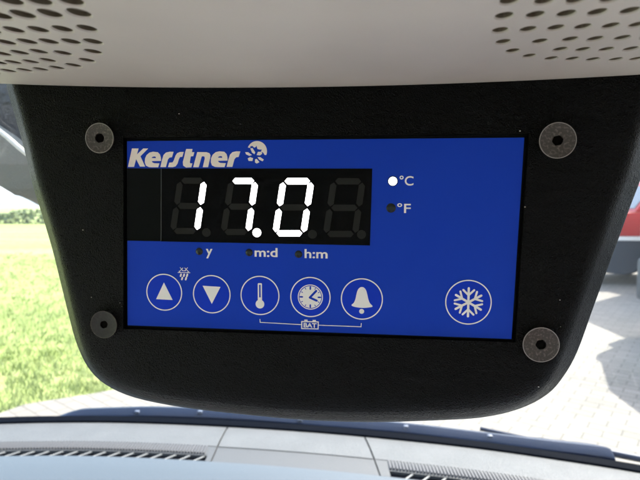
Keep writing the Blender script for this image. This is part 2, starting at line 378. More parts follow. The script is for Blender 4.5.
for (u, w_, r_) in HOLES:
    v0 = under(u, w_)
    nrm = Vector((-(under(u+1, w_)-under(u-1, w_))/2, 1, -(under(u, w_+1)-under(u, w_-1))/2)).normalized()
    a = Vector((1,0,0)); a = (a-nrm*a.dot(nrm)).normalized(); b_ = nrm.cross(a)
    c0 = Vector((u, v0, w_))
    rings = []
    for rr, hh in ((r_*1.13+.2, -.5), (r_*1.13, 0), (r_*1.03, .25), (r_, .4), (r_*.99, 1.5)):
        rings.append([(c0+nrm*hh+a*rr*math.cos(2*math.pi*i/28)+b_*rr*1.2*math.sin(2*math.pi*i/28))*.001 for i in range(28)])
    loft(bm, rings, True, True)
cutter = bmobj('cutter', bm, M['beige'], None); cutter.matrix_world = PM
mod = shell.modifiers.new('holes', 'BOOLEAN'); mod.operation = 'DIFFERENCE'; mod.object = cutter; mod.solver = 'EXACT'
bpy.context.view_layer.update()
dg = bpy.context.evaluated_depsgraph_get()
me = bpy.data.meshes.new_from_object(shell.evaluated_get(dg))
shell.modifiers.clear(); shell.data = me; me.materials.clear(); me.materials.append(M['beige'])
bpy.data.objects.remove(cutter)
me.materials.append(mat('speaker_cloth_and_hole_shade', (.11,.097,.066), .95, spec=.1))  # dark cloth at the hole bottoms; on the walls it is painted shade
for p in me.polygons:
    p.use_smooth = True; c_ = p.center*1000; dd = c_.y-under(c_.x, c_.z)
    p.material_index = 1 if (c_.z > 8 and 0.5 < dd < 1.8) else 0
me.set_sharp_from_angle(angle=R(24))
# roof lining: a closed slab above the cabin
bm = bmesh.new()
box(bm, -1.0, 1.2, .060, .10, -.12, 1.16, .01)
bmobj('roof_lining', bm, M['liner'], con)

# ---- the cabin behind the camera: grey bulkhead, door linings, seats
M['door_light'] = mat('pale_door_lining', (.66,.69,.72), .7)
def slab_thing(name, label, cat, x0, x1, y0, y1, z0, z1, m, bev=.02):
    bm = bmesh.new(); box(bm, x0, x1, y0, y1, z0, z1, bev); return tag(bmobj(name, bm, m, smooth=40), label, cat)
M['cab_dark'] = mat('light_grey_cabin_lining', (.56,.60,.64), .8, bump=('noise', 500, .2, .001))
slab_thing('bulkhead', 'light grey bulkhead closing the cabin behind the two seats', 'bulkhead', -.98, 1.08, -.98, -.92, .35, 1.86, M['cab_dark'])
slab_thing('cabin_floor', 'dark rubber cabin floor mat under the seats', 'floor mat', -.98, 1.08, -.9, 1.0, .33, .37, M['cab_dark'], .01)
for sx, lab in ((-1.0, 'grey inner door lining on the passenger side'), (1.06, 'grey inner door lining on the driver side')):
    slab_thing('door_lining', lab, 'door', sx-.03, sx+.03, -.9, 1.0, .35, 1.18, M['door_light'])
    slab_thing('door_pillar', lab.replace('inner door lining', 'pillar behind the door'), 'pillar', sx-.03, sx+.03, -.98, -.72, 1.185, 1.86, M['cab_dark'])
for sx, lab in ((-.48, 'red brown fabric seat on the left of the cabin'), (.52, 'red brown fabric seat on the right of the cabin')):
    o = empty('van_seat', lab, 'seat', (sx, -.35, .37), 0, 'front seats of the van')
    bm = bmesh.new(); box(bm, -.26, .26, -.28, .30, .22, .42, .07); bmobj('seat_cushion', bm, M['seat'], o, smooth=60)
    bm = bmesh.new(); box(bm, -.25, .25, -.40, -.24, .36, 1.0, .07, Matrix.Translation((0,-.05,0)) @ Matrix.Rotation(R(8), 4, 'X')); bmobj('backrest', bm, M['seat'], o, smooth=60)
    bm = bmesh.new(); box(bm, -.20, .20, -.22, .22, .0, .22, .02); bmobj('seat_base', bm, M['cab_dark'], o, smooth=60)

# ---- dashboard
dash = empty('dashboard', 'pale grey van dashboard under the display unit with two slotted windscreen vents', 'dashboard', (0, .95, 1.23))
DO = Vector((0, .95, 1.23))
FAR = [(-1.05,.985), (-.86,1.02), (-.689,1.046), (-.50,1.053), (-.344,1.046), (-.17,1.028), (0,1.003), (.155,.972), (.309,.935), (.44,.893), (.563,.848), (.72,.775), (.85,.70)]
far = catmull([(a, b, 0) for a, b in FAR], 8, False)
def strip_section(name, t0, t1, offs, m, parent, n_=None):
    """part of the dash top between fractions t0..t1 of the far edge; offs = [(inward distance, drop)]"""
    bm = bmesh.new(); N_ = n_ or 60; rows = []
    for i in range(N_+1):
        t = t0+(t1-t0)*i/N_
        k = t*(len(far)-1); a = min(int(k), len(far)-2); p = far[a].lerp(far[a+1], k-a)
        tg = (far[min(a+2, len(far)-1)]-far[max(a-1, 0)]).normalized(); nm = Vector((tg.y, -tg.x, 0))
        rows.append([bm.verts.new(p+nm*o_[0]+Vector((0,0,o_[1]))+Vector((0,1.23*0,1.23))-DO) for o_ in offs])
    for i in range(N_):
        for k in range(len(offs)-1): bm.faces.new((rows[i][k], rows[i][k+1], rows[i+1][k+1], rows[i+1][k]))
    return bmobj(name, bm, m, parent, smooth=50)
def path_pt(x):   # far-edge y at x
    for a, b in zip(far, far[1:]):
        if a.x <= x <= b.x: return a.y+(b.y-a.y)*(x-a.x)/(b.x-a.x)
    return far[0].y if x < far[0].x else far[-1].y
def dash_panel(name, poly_fn, xs, ys, m, z0=0, th=.012):
    """slab over the dash between curves; ys = list of functions y(x), z by height()"""
    bm = bmesh.new(); rows = []
    for x in xs:
        r_ = []
        for fy in ys:
            x2, y = (fy(x) if isinstance(fy(x), tuple) else (x, fy(x)))
            r_.append(Vector((x2, y, height(x2, y)+z0)))
        rows.append(r_)
    tv = [[bm.verts.new(p-DO) for p in r_] for r_ in rows]; bv = [[bm.verts.new(p-DO-Vector((0,0,th))) for p in r_] for r_ in rows]
    n1, n2 = len(rows), len(ys)
    for i in range(n1-1):
        for k in range(n2-1):
            bm.faces.new((tv[i][k], tv[i+1][k], tv[i+1][k+1], tv[i][k+1])); bm.faces.new((bv[i][k], bv[i][k+1], bv[i+1][k+1], bv[i+1][k]))
    for i in range(n1-1):
        bm.faces.new((tv[i][0], bv[i][0], bv[i+1][0], tv[i+1][0])); bm.faces.new((tv[i][-1], tv[i+1][-1], bv[i+1][-1], bv[i][-1]))
    for k in range(n2-1):
        bm.faces.new((tv[0][k], tv[0][k+1], bv[0][k+1], bv[0][k])); bm.faces.new((tv[-1][k], bv[-1][k], bv[-1][k+1], tv[-1][k+1]))
    return bmobj(name, bm, m, dash, smooth=40)
def height(x, y):
    d = path_pt(x)-y
    return 1.23+.004*math.sin(min(1, max(0, d/.13))*math.pi)-.35*max(0, d-.16)**1.5
def lin(a, b, n_): return [a+(b-a)*i/n_ for i in range(n_+1)]
# seams: left seam (227,428)->(212,458); right seam (365,437)->(378,470)
SL0, SL1 = (-0.196,1.022), (-0.200,0.897)
SR0, SR1 = (0.091,0.981), (0.103,0.858)
def seamL(y): return SL0[0]+(SL1[0]-SL0[0])*(y-SL0[1])/(SL1[1]-SL0[1])
def seamR(y): return SR0[0]+(SR1[0]-SR0[0])*(y-SR0[1])/(SR1[1]-SR0[1])
band_y = lambda x: path_pt(x)-.092
low_y = lambda x: path_pt(x)-.142
def warp(lo, hi, fy, g=.0016):
    def fn(t):
        x = t
        for _ in range(4):
            y = fy(x); a = (seamL(y)+g if lo == 'L' else (seamR(y)+g if lo == 'R' else lo)); b = (seamL(y)-g if hi == 'L' else (seamR(y)-g if hi == 'R' else hi))
            x = a+(b-a)*t
        return (x, fy(x))
    return fn
D0 = .002
edge_y = lambda x: path_pt(x)-D0
for nm, lo, hi in (('left', -1.0, 'L'), ('mid', 'L', 'R'), ('right', 'R', .84)):
    ts = lin(0, 1, 40)
    dash_panel('upper_panel', None, ts, [warp(lo, hi, (lambda x, q=q: edge_y(x)+(band_y(x)-edge_y(x))*q)) for q in (0, .33, .66, 1)], M['dash'])
dash_panel('centre_strip', None, lin(0, 1, 40), [warp('L', 'R', (lambda x, q=q: band_y(x)-.0006+(low_y(x)-band_y(x))*q), .0008) for q in (0, .5, 1)], M['dash_band'], -.0012)
dash_panel('lower_panel', None, lin(-1.0, .84, 110), [(lambda x, q=q: low_y(x)-.0012-q) for q in (0, .02, .04, .07, .11, .16, .22, .30)], M['dash_low'], -.0004)
def vent(lo, hi, fins, slope):
    """defroster vent between x fractions; ribbed strip above, dark slot with slanting fins"""
    ribs_bm = bmesh.new()
    # ribbed strip: a row of fine cross ribs
    x = lo
    while x < hi:
        y0 = band_y(x)-.001; y1 = y0-RIB; z = height(x, y0)
        box(ribs_bm, x-.0013-DO.x, x+.0013-DO.x, y1-DO.y, y0-DO.y, z-.008-DO.z, z+.0008-DO.z)
        x += .0052
    return ribs_bm
RIB = .027
for lo, hi, fs in ((-1.0, SL1[0]-.012, 'left'), (SR1[0]+.02, .82, 'right')):
    base = dash_panel('vent', None, lin(lo, hi, 60), [band_y, low_y], M['vent_dark'], -.009, .02)
    bm = bmesh.new(); x = lo+.003
    while x < hi-.002:
        y0 = band_y(x)-.0005; z = height(x, y0)
        box(bm, x-.0014-DO.x, x+.0014-DO.x, y0-RIB-DO.y, y0-DO.y, z-.008-DO.z, z+.0006-DO.z)
        x += .0058
    o = bmobj('rib_strip', bm, M['mesh_band'], base)
    o2 = dash_panel('rib_backing', None, lin(lo, hi, 60), [(lambda x: band_y(x)-.0004), (lambda x: band_y(x)-RIB-.0005)], M['dash_band'], -.0006, .006); o2.parent = base
    # slot lip between ribs and slot
    o = dash_panel('slot_lip', None, lin(lo, hi, 60), [(lambda x: band_y(x)-RIB-.0005), (lambda x: band_y(x)-RIB-.004)], M['dash_band'], -.001, .006); o.parent = base
    x = lo+.01
    while x < hi-.004:
        y0 = band_y(x)-RIB-.0055; y1 = low_y(x)-.0005
        bm = bmesh.new()
        sh = .018
        P_ = [(x, y0), (x+.0036, y0), (x+.0036-sh, y1), (x-sh, y1)]
        if x-sh > lo+.002:
            t_ = [bm.verts.new(Vector((a, b, height(a, b)-.0015))-DO) for a, b in P_]; b_ = [bm.verts.new(Vector((a, b, height(a, b)-.0035))-DO) for a, b in P_]
            bm.faces.new(t_); bm.faces.new(b_[::-1])
            for i in range(4): bm.faces.new((t_[i], b_[i], b_[(i+1)%4], t_[(i+1)%4]))
            bmobj('fin', bm, M['fin'], base)
        x += .0275
# end block of dash between vents and seams
dash_panel('vent_end_cap', None, lin(0, 1, 6), [warp(SL1[0]-.0118, 'L', band_y), warp(SL1[0]-.0118, 'L', low_y)], M['dash_band'], -.0008)
dash_panel('vent_end_cap', None, lin(0, 1, 6), [warp('R', SR1[0]+.0198, band_y), warp('R', SR1[0]+.0198, low_y)], M['dash_band'], -.0008)

# ---- windscreen: black surround at the base + clear curved pane
def glass_mat():
    m = bpy.data.materials.new('windscreen_glass'); m.use_nodes = True; t = m.node_tree; N = t.nodes; L = t.links; N.clear()
    out = N.new('ShaderNodeOutputMaterial'); tr = N.new('ShaderNodeBsdfTransparent'); tr.inputs[0].default_value = (.955,.975,.965,1)
    gl = N.new('ShaderNodeBsdfGlossy'); gl.inputs['Roughness'].default_value = .02
    fr = N.new('ShaderNodeFresnel'); fr.inputs[0].default_value = 1.35
    mul = N.new('ShaderNodeMath'); mul.operation = 'MULTIPLY'; mul.inputs[1].default_value = .075
    mx = N.new('ShaderNodeMixShader'); L.new(fr.outputs[0], mul.inputs[0]); L.new(mul.outputs[0], mx.inputs[0]); L.new(tr.outputs[0], mx.inputs[1]); L.new(gl.outputs[0], mx.inputs[2])
    L.new(mx.outputs[0], out.inputs[0]); return m
ws_ = empty('windscreen', 'clear curved van windscreen above the dashboard with black rubber base seal', 'windscreen', (0, 1.0, 1.23))
WO = Vector((0, 1.0, 1.23))
bm = bmesh.new(); rows = []
topc = lambda x: (OR.y+.07+ .12*(1-(x/.8)**2)*0 - x*.114)
for i, p in enumerate(far[::2]):
    base = Vector((p.x, p.y+.014, 1.222)); tx = p.x*.86; tp = Vector((tx, topc(tx)-.16*(p.x/.9)**2, 1.80))
    rows.append([bm.verts.new(base.lerp(tp, q)+Vector((0, .05*math.sin(q*math.pi), 0))-WO) for q in lin(0, 1, 12)])
for i in range(len(rows)-1):
    for k in range(12): bm.faces.new((rows[i][k], rows[i+1][k], rows[i+1][k+1], rows[i][k+1]))
bmesh.ops.solidify(bm, geom=bm.faces[:], thickness=.004)
bmobj('pane', bm, glass_mat(), ws_, smooth=60)
bm = bmesh.new(); rows = []
for p in far:
    rows.append([bm.verts.new(q-WO) for q in (Vector((p.x, p.y+.0015, 1.222)), Vector((p.x, p.y+.0015, 1.2335)), Vector((p.x, p.y+.012, 1.240)), Vector((p.x, p.y+.012, 1.215)))])
for i in range(len(rows)-1):
    for k in range(4): bm.faces.new((rows[i][k], rows[i+1][k], rows[i+1][(k+1)%4], rows[i][(k+1)%4]))
bm.faces.new(rows[0]); bm.faces.new(rows[-1][::-1])
bmobj('base_seal', bm, M['rubber'], ws_, smooth=40)

# ---- scuttle panel outside (black, below the wiper)
bm = bmesh.new(); rows = []
for p in far:
    rows.append([bm.verts.new(q) for q in (Vector((p.x, p.y+.022, 1.18)), Vector((p.x, p.y+.022, 1.216)), Vector((p.x*1.02, p.y+.10, 1.190)), Vector((p.x*1.04, p.y+.22, 1.12)), Vector((p.x*1.04, p.y+.22, 1.08)))])
for i in range(len(rows)-1):
    for k in range(5): bm.faces.new((rows[i][k], rows[i+1][k], rows[i+1][(k+1)%5], rows[i][(k+1)%5]))
bm.faces.new(rows[0]); bm.faces.new(rows[-1][::-1])
tag(bmobj('scuttle_panel', bm, M['rubber'], smooth=40), 'black scuttle panel outside along the foot of the windscreen', 'scuttle panel')

# ---- wiper resting just outside the glass
wip = empty('windscreen_wiper', 'long dark blue grey wiper lying along the foot of the windscreen', 'wiper', (0, 1.1, 1.24))
WP = Vector((0, 1.1, 1.24))
def wp(pts, dz=0): return [Vector(p)+Vector((0,0,dz))-WP for p in pts]
ctr = [(-0.6154,1.1379,1.2005), (-0.5616,1.1384,1.2075), (-0.4660,1.1338,1.2131), (-0.3712,1.1290,1.2164), (-0.1840,1.1188,1.2137), (0.0000,1.1080,1.2031), (0.1792,1.0876,1.1973), (0.3520,1.0667,1.1854), (0.4752,1.0462,1.1786), (0.5936,1.0258,1.1735), (0.6161,1.0205,1.1697)]
cs = catmull(ctr, 6, False)
bm = bmesh.new()
rings = []
for i, p in enumerate(cs):
    f_ = i/(len(cs)-1); s_ = min(1, .25+f_*7)*min(1, .75+(1-f_)*8)
    hh = .0155*s_; ww = .012
    rings.append([p-WP+Vector((0, a*ww, b*hh)) for a, b in ((-1,-1), (-1.1,.1), (-.7,.55), (.1,1), (.9,.9), (1,-1))])
loft(bm, rings, True, True)
bmobj('blade_frame', bm, M['wiper'], wip, smooth=28)
bm = bmesh.new()
rings = [[p-WP+Vector((0, a*.007, -.0205*min(1,.3+i/12)+b*.008)) for a, b in ((-1,-1), (-1,1), (1,1), (1,-1))] for i, p in enumerate(cs)]
loft(bm, rings, True, True); bmobj('rubber_strip', bm, M['rubber'], wip)
for px in ((-0.4209,1.1196,1.2251), (-0.2743,1.1128,1.2280), (-0.0452,1.0989,1.2154), (-0.0180,1.0946,1.2254), (0.1892,1.0686,1.2129), (0.3672,1.0478,1.2013)):
    bm = bmesh.new(); p = Vector(px)-WP
    box(bm, p.x-.005, p.x+.005, p.y-.003, p.y+.005, p.z-.003, p.z+.003, .0015)
    bmobj('clip', bm, M['wiper_clip'], wip, smooth=40)
bm = bmesh.new()
arm = catmull([(0.3712,1.1267,1.1828), (0.4928,1.0859,1.1727), (0.5886,1.0559,1.1738), (0.6227,1.0356,1.1707), (0.7828,0.9944,1.1555)], 5, False)
tube(bm, [p-WP for p in arm], [.005]*5+[.008]*(len(arm)-5), 8)
bmobj('arm', bm, M['wiper'], wip, smooth=50)

# ---- folded sun visor left of the unit
vis = empty('sun_visor', 'grey folded sun visor with pale piping left of the display unit', 'sun visor', (-0.2688,0.4243,1.7461))
VO = Vector((-0.2688,0.4243,1.7461))
def prism_px(name, outline, thick, m, parent, O_, bev=0):
    """thick slab with the given outline (already world points), extruded along the view-independent car axis"""
    bm = bmesh.new(); d = Vector((.114, .993, .05))*thick
    a = [bm.verts.new(Vector(p)-O_) for p in outline]; b_ = [bm.verts.new(Vector(p)-O_+d) for p in outline]
    bm.faces.new(a); bm.faces.new(b_[::-1]); n_ = len(a)
    for i in range(n_): bm.faces.new((a[i], b_[i], b_[(i+1)%n_], a[(i+1)%n_]))
    if bev:
        es = [e for e in bm.edges if all(v in a for v in e.verts)]
        bmesh.ops.bevel(bm, geom=es, offset=bev, segments=4, affect='EDGES', profile=.5)
    return bmobj(name, bm, m, parent, smooth=45)
low = [(-0.3696,0.4266,1.7796), (-0.3192,0.4238,1.7403), (-0.2688,0.4221,1.7160), (-0.2562,0.4216,1.7084), (-0.2352,0.4208,1.6971), (-0.2058,0.4204,1.6908), (-0.1764,0.4204,1.6908)]
upp = [(-0.1764,0.4216,1.7084), (-0.2461,0.4238,1.7403), (-0.2688,0.4252,1.7591), (-0.3192,0.4275,1.7922), (-0.3696,0.4301,1.8299)]
prism_px('visor_pad', low+upp, .022, M['visor'], vis, VO, .007)
bm = bmesh.new(); tube(bm, [Vector(p)-VO-Vector((0,.002,0)) for p in catmull([(-0.3652,0.4252,1.8317), (-0.3154,0.4226,1.7944), (-0.2656,0.4203,1.7617), (-0.2432,0.4190,1.7431), (-0.2075,0.4173,1.7191)], 4, False)], .0022, 8)
bmobj('piping', bm, M['piping'], vis, smooth=60)
# dark upper trim of the windscreen
tr_ = [(-0.3872,0.4518,1.8537), (-0.2200,0.4518,1.8537), (-0.1848,0.4419,1.7114), (-0.2578,0.4444,1.7474), (-0.2816,0.4458,1.7676), (-0.3872,0.4510,1.8414)]
o = prism_px('windscreen_header_trim', tr_, .012, M['visor_dark'], None, Vector((0,0,0)), .003)
tag(o, 'dark blue black glossy trim above the grey sun visor', 'header trim')

# ================================================================== the temperature display unit
unit = empty('temperature_display', 'black grained control unit with blue front panel hanging below the beige console', 'temperature display', matrix=PM)
OUT = [(-58.92,43.67), (-58.56,33.00), (-57.70,23.07), (-54.61,11.38), (-51.13,-2.08), (-48.13,-16.48), (-44.14,-30.13), (-40.16,-44.73), (-37.05,-58.58), (-33.91,-72.54), (-30.68,-84.82), (-25.50,-95.30), (-17.44,-102.53), (-3.88,-107.67), (17.20,-110.80), (43.52,-112.46), (70.00,-113.38), (96.16,-112.77), (120.34,-110.77), (139.96,-108.43), (154.47,-104.14), (164.85,-97.90), (170.90,-90.36), (175.64,-80.19), (180.70,-62.72), (185.05,-47.93), (188.40,-36.44), (192.01,-23.98), (195.29,-13.19), (198.39,0.02), (201.01,14.46), (202.35,26.58), (202.83,35.76)]
oc = catmull(OUT, 4, True)[:-3]
no = len(oc)
def inset(ds, db=None):
    """ds = inset on the sides, db = inset along the bottom edge"""
    if db is None: db = ds
    wts = []
    for i in range(no):
        t = (oc[(i+1) % no]-oc[i-1]).normalized(); nm = Vector((-t.y, t.x))
        wts.append((nm, max(0, sg_in*nm.y)**2 if oc[i].y < -70 else 0))
    ww = [w for _, w in wts]
    for _ in range(12): ww = [(ww[i-1]+2*ww[i]+ww[(i+1) % no])/4 for i in range(no)]
    res = [oc[i]+wts[i][0]*sg_in*(ds+(db-ds)*ww[i]) for i in range(no)]
    if max(ds, db) > 1:
        for _ in range(8): res = [(res[i-1]+res[i]*2+res[(i+1) % no])/4 if res[i].y < -40 else res[i] for i in range(no)]
    return res, ww
_t = (oc[1]-oc[0]).normalized(); sg_in = 1 if -_t.y > 0 else -1      # first stretch runs down the left side: inward is +x
FR = 1.2; RAD = 10.5
CUT = [(-0.92,1.18), (151.21,1.22), (149.29,-74.61), (-3.16,-74.86)]
def cut_pt(p):   # radial projection of a direction on the cut-out rectangle
    c_ = Vector((sum(q[0] for q in CUT)/4, sum(q[1] for q in CUT)/4)); d = p-c_
    best = None
    for i in range(4):
        a = Vector(CUT[i]); b_ = Vector(CUT[(i+1) % 4]); e = b_-a; den = d.x*e.y-d.y*e.x
        if abs(den) < 1e-9: continue
        t = ((a.x-c_.x)*e.y-(a.y-c_.y)*e.x)/den; s = ((a.x-c_.x)*d.y-(a.y-c_.y)*d.x)/den
        if t > 0 and -1e-6 <= s <= 1+1e-6 and (best is None or t < best): best = t
    return c_+d*best
# face ring with the cut-out, built as a filled curve so that the cut-out has true corners
bm = bmesh.new()
rings = []
prof = []
for k in range(0, 7):            # sides: soft round, then a flank that splays outward, rounded over again; bottom: one large round
    t = R(44*k/6); rs = 8
    prof.append((14-rs*math.sin(t), FR-rs*(1-math.cos(t))))
d1, z1 = prof[-1]
for k in range(1, 5): prof.append((d1+(1.0-d1)*k/4, z1+(-8.6-z1)*k/4))
prof += [(.35, -9.6), (.0, -11)]
n_p = len(prof)
bot = [(15.5-15.5*math.sin(R(90*k/(n_p-1))), FR-12.2*(1-math.cos(R(90*k/(n_p-1))))) for k in range(n_p)]
prof += [(.4, -14), (1.6, -24), (5, -44)]; bot += [(.6, -14), (2.4, -24), (7, -44)]
for (ds, zs), (db, zb) in zip(prof, bot):
    pts_, ww_ = inset(ds, db); rings.append([(p.x, p.y, zs+(zb-zs)*w_) for p, w_ in zip(pts_, ww_)])
allr = loft(bm, rings, False, True)
f0 = [Vector((p[0], p[1])) for p in rings[0]]
me = curve_mesh([[(p.x, p.y) for p in f0], CUT], 0, FR)
bm2 = bmesh.new(); bm2.from_mesh(me); bmesh.ops.recalc_face_normals(bm2, faces=bm2.faces); me2 = bpy.data.meshes.new('x'); bm2.to_mesh(me2); bm2.free(); bm.from_mesh(me2)
# cut-out walls
cc = []
ct = [bm.verts.new((x, y, FR)) for x, y in CUT]; cb = [bm.verts.new((x, y, -1.6)) for x, y in CUT]
for i in range(4): bm.faces.new((ct[i], ct[(i+1)%4], cb[(i+1)%4], cb[i]))
bmesh.ops.remove_doubles(bm, verts=bm.verts, dist=.01)
for v in bm.verts: v.co *= .001
bmobj('housing', bm, M['housing'], unit, smooth=40)
flat('recess_floor', [[(-2.89,2.20), (152.62,2.18), (150.57,-76.01), (-5.24,-76.53)]], M['recess'], unit, -1.9, .25)

plate = flat('front_panel', [[(-0.04,-0.03), (149.93,0.02), (148.09,-73.74), (-1.91,-73.63)]], M['blue'], unit, -1.4, 1.4)
PZ = 0.02
# display window
win = flat('display_window', [[(13.86,-10.68), (95.86,-10.89), (95.37,-39.68), (13.00,-39.31)]], M['display'], unit, PZ, .12)
strip = flat('window_side_strip', [[(-0.26,-10.58), (13.65,-10.68), (12.84,-39.27), (-1.04,-39.19)]], M['display_side'], unit, PZ, .10)
flat('window_edge_line', [[(13.65,-10.88), (13.98,-10.88), (13.26,-38.95), (12.89,-38.95)]], mat('window_seam', (.03,.032,.03), .4), win, PZ+.12, .03)
WZ = PZ+.14
# seven-segment digits: corners of each digit cell (outer box) in mm
def digit(A, B, C_, D_, on, dp, dpc, k):
    """A,B,C_,D_ : top-left, top-right, bottom-right, bottom-left centre lines of the strokes"""
    A, B, C_, D_ = [Vector(p) for p in (A, B, C_, D_)]
    E_, F_ = A.lerp(D_, .5), B.lerp(C_, .5)
    th = SEGW
    def seg(p, q):
        d = (q-p).normalized(); n_ = Vector((-d.y, d.x)); g = .2*th; h = th/2
        p2, q2 = p+d*g, q-d*g
        return [p2, p2+d*h*.9+n_*h, q2-d*h*.9+n_*h, q2, q2-d*h*.9-n_*h, p2+d*h*.9-n_*h]
    S = {'a': (A, B), 'b': (B, F_), 'c': (F_, C_), 'd': (C_, D_), 'e': (D_, E_), 'f': (E_, A), 'g': (E_, F_)}
    for s in 'abcdefg':
        lit = s in on
        flat('digit_segment', [seg(*S[s])], M['seg_on'] if lit else M['seg_off'], win, WZ, .05 if not lit else .06)
    flat('decimal_point', [ring_pts(dpc[0], dpc[1], DPR, 20)], M['seg_on'] if dp else M['seg_off'], win, WZ, .05)
SEGW = 2.35; DPR = 1.7
digit((21.49,-15.42), (31.09,-15.41), (27.83,-35.00), (18.04,-35.12), 'bc', False, (31.67,-35.55), 0)
digit((41.92,-15.52), (51.38,-15.51), (48.37,-35.15), (38.52,-35.27), 'abc', True, (51.84,-35.34), 1)
digit((62.27,-15.58), (72.95,-15.58), (70.01,-35.38), (59.12,-35.52), 'abcdef', False, (73.48,-35.72), 2)
digit((81.57,-15.57), (92.27,-15.64), (89.68,-35.40), (78.66,-35.54), '', False, (92.13,-35.56), 3)

# indicator lamps
def lamp(c_, r_, on, name='indicator_lamp'):
    bm = bmesh.new(); lathe(bm, [(r_, PZ), (r_, PZ+.10), (r_*.8, PZ+.28), (r_*.4, PZ+.40)], 28, c_[0], c_[1], True, True)
    for v in bm.verts: v.co *= .001
    o = bmobj(name, bm, M['led_on'] if on else M['led_off'], plate, smooth=60); return o
tag(lamp((103.50,-15.55), 1.62, True), 'lit white lamp beside the C')
flat('lamp_ring', [ring_pts(*(103.50,-15.55), 1.95, 32), ring_pts(*(103.50,-15.55), 1.66, 32)], M['led_off'], plate, PZ, .06)
for c_ in ((103.00,-25.50), (28.64,-43.03), (48.70,-43.12), (68.12,-43.45)): lamp(c_, 1.45 if c_[0] < 90 else 1.75, False)

# printed lettering
T_ = lambda s, A, B, b=.012: text('lettering', s, A, B, M['print'], plate, PZ, b)
T_('°C', (105.96,-13.49), (111.08,-17.17)); T_('°F', (105.26,-23.70), (110.25,-27.31))
T_('y', (31.33,-41.96), (34.00,-45.70), .02); T_('m:d', (50.86,-41.18), (59.91,-44.76), .02); T_('h:m', (70.44,-41.41), (79.32,-44.95), .02)

# logo wordmark, one heavy slanted letter after another
def pxl(pts): return pts
LK = [(1.95,-2.87), (4.67,-2.89), (3.95,-5.18), (6.60,-2.91), (8.61,-2.92), (5.37,-5.92), (7.20,-9.93), (5.05,-9.92), (3.57,-7.00), (2.62,-10.03), (0.09,-10.03)]
LE = [(13.76,-7.74), (13.71,-6.39), (13.37,-5.23), (12.49,-4.37), (10.58,-4.17), (9.10,-4.51), (7.89,-5.47), (7.24,-6.74), (7.11,-8.34), (7.54,-9.54), (8.75,-10.13), (9.98,-10.21), (12.52,-10.21), (13.09,-8.70), (10.92,-8.62), (10.23,-8.31), (9.96,-7.80)]
LEH = [(9.91,-6.60), (10.33,-6.14), (11.07,-5.99), (11.59,-6.14), (11.70,-6.65)]
LR = [(13.42,-10.14), (14.22,-7.20), (14.83,-5.46), (15.83,-4.54), (17.38,-4.21), (18.92,-4.25), (18.22,-6.33), (17.17,-6.52), (16.54,-7.25), (15.70,-10.14)]
LS = [(16.52,-10.15), (17.13,-8.41), (18.43,-8.34), (18.93,-7.57), (19.70,-5.72), (20.36,-4.80), (21.50,-4.35), (23.03,-4.32), (22.43,-6.20), (21.46,-6.31), (20.96,-7.27), (20.44,-8.81), (19.61,-9.88), (18.47,-10.19)]
LT = [(24.06,-3.21), (26.59,-3.23), (26.29,-4.41), (27.29,-4.46), (26.83,-5.99), (25.86,-6.06), (25.38,-8.28), (25.57,-8.71), (26.42,-8.75), (25.99,-10.25), (23.89,-10.36), (22.69,-9.58), (22.60,-8.12), (23.24,-6.05), (23.60,-4.43)]
LN = [(26.71,-10.21), (28.45,-4.42), (32.17,-4.48), (33.28,-4.87), (33.71,-5.64), (33.57,-6.71), (32.68,-10.22), (30.57,-10.22), (31.41,-6.93), (31.35,-6.24), (30.95,-6.04), (30.23,-6.08), (28.92,-10.22)]
def shift(pl, dx, dy=0): return [(x+dx, y+dy) for x, y in pl]
ex = (33.92,-4.42)[0]-(7.22,-4.15)[0]; rx = (40.19,-4.45)[0]-(13.56,-4.26)[0]
for nm, polys in (('K', [LK]), ('e', [LE, LEH]), ('r', [LR]), ('s', [LS]), ('t', [LT]), ('n', [LN]), ('e', [shift(LE, ex), shift(LEH, ex)]), ('r', [shift(LR, rx)])):
    flat('logo_letter', polys, M['logo'], plate, PZ, .05)
# globe mark: crescent with frost notches and six broken petals
SC = 12.0
def gz(x, y): return (GC[0]+(x-320)/SC*GK, GC[1]-(y-265)/SC*GK)
GC = (51.91,-4.56); GK = .3785
cres = [gz(325+122*math.cos(R(a)), 255-122*math.sin(R(a))) for a in range(-22, 161, 6)]+[gz(*p) for p in ((245,214),(236,200),(266,190),(290,212),(306,206),(318,188),(330,228),(352,234),(385,236),(372,258),(400,272),(418,300))]
marks = [cres]+[[gz(*p) for p in q] for q in (((242,222),(268,215),(302,268),(292,290),(262,270)), ((178,265),(215,266),(262,300),(228,310),(188,290)), ((208,340),(240,324),(275,338),(266,372),(220,370)), ((300,352),(320,346),(354,385),(320,403),(298,388)), ((330,326),(365,326),(408,355),(392,376),(350,356)), ((320,300),(335,262),(380,262),(388,285),(360,305)))]
flat('globe_emblem', marks, M['logo'], plate, PZ, .05)

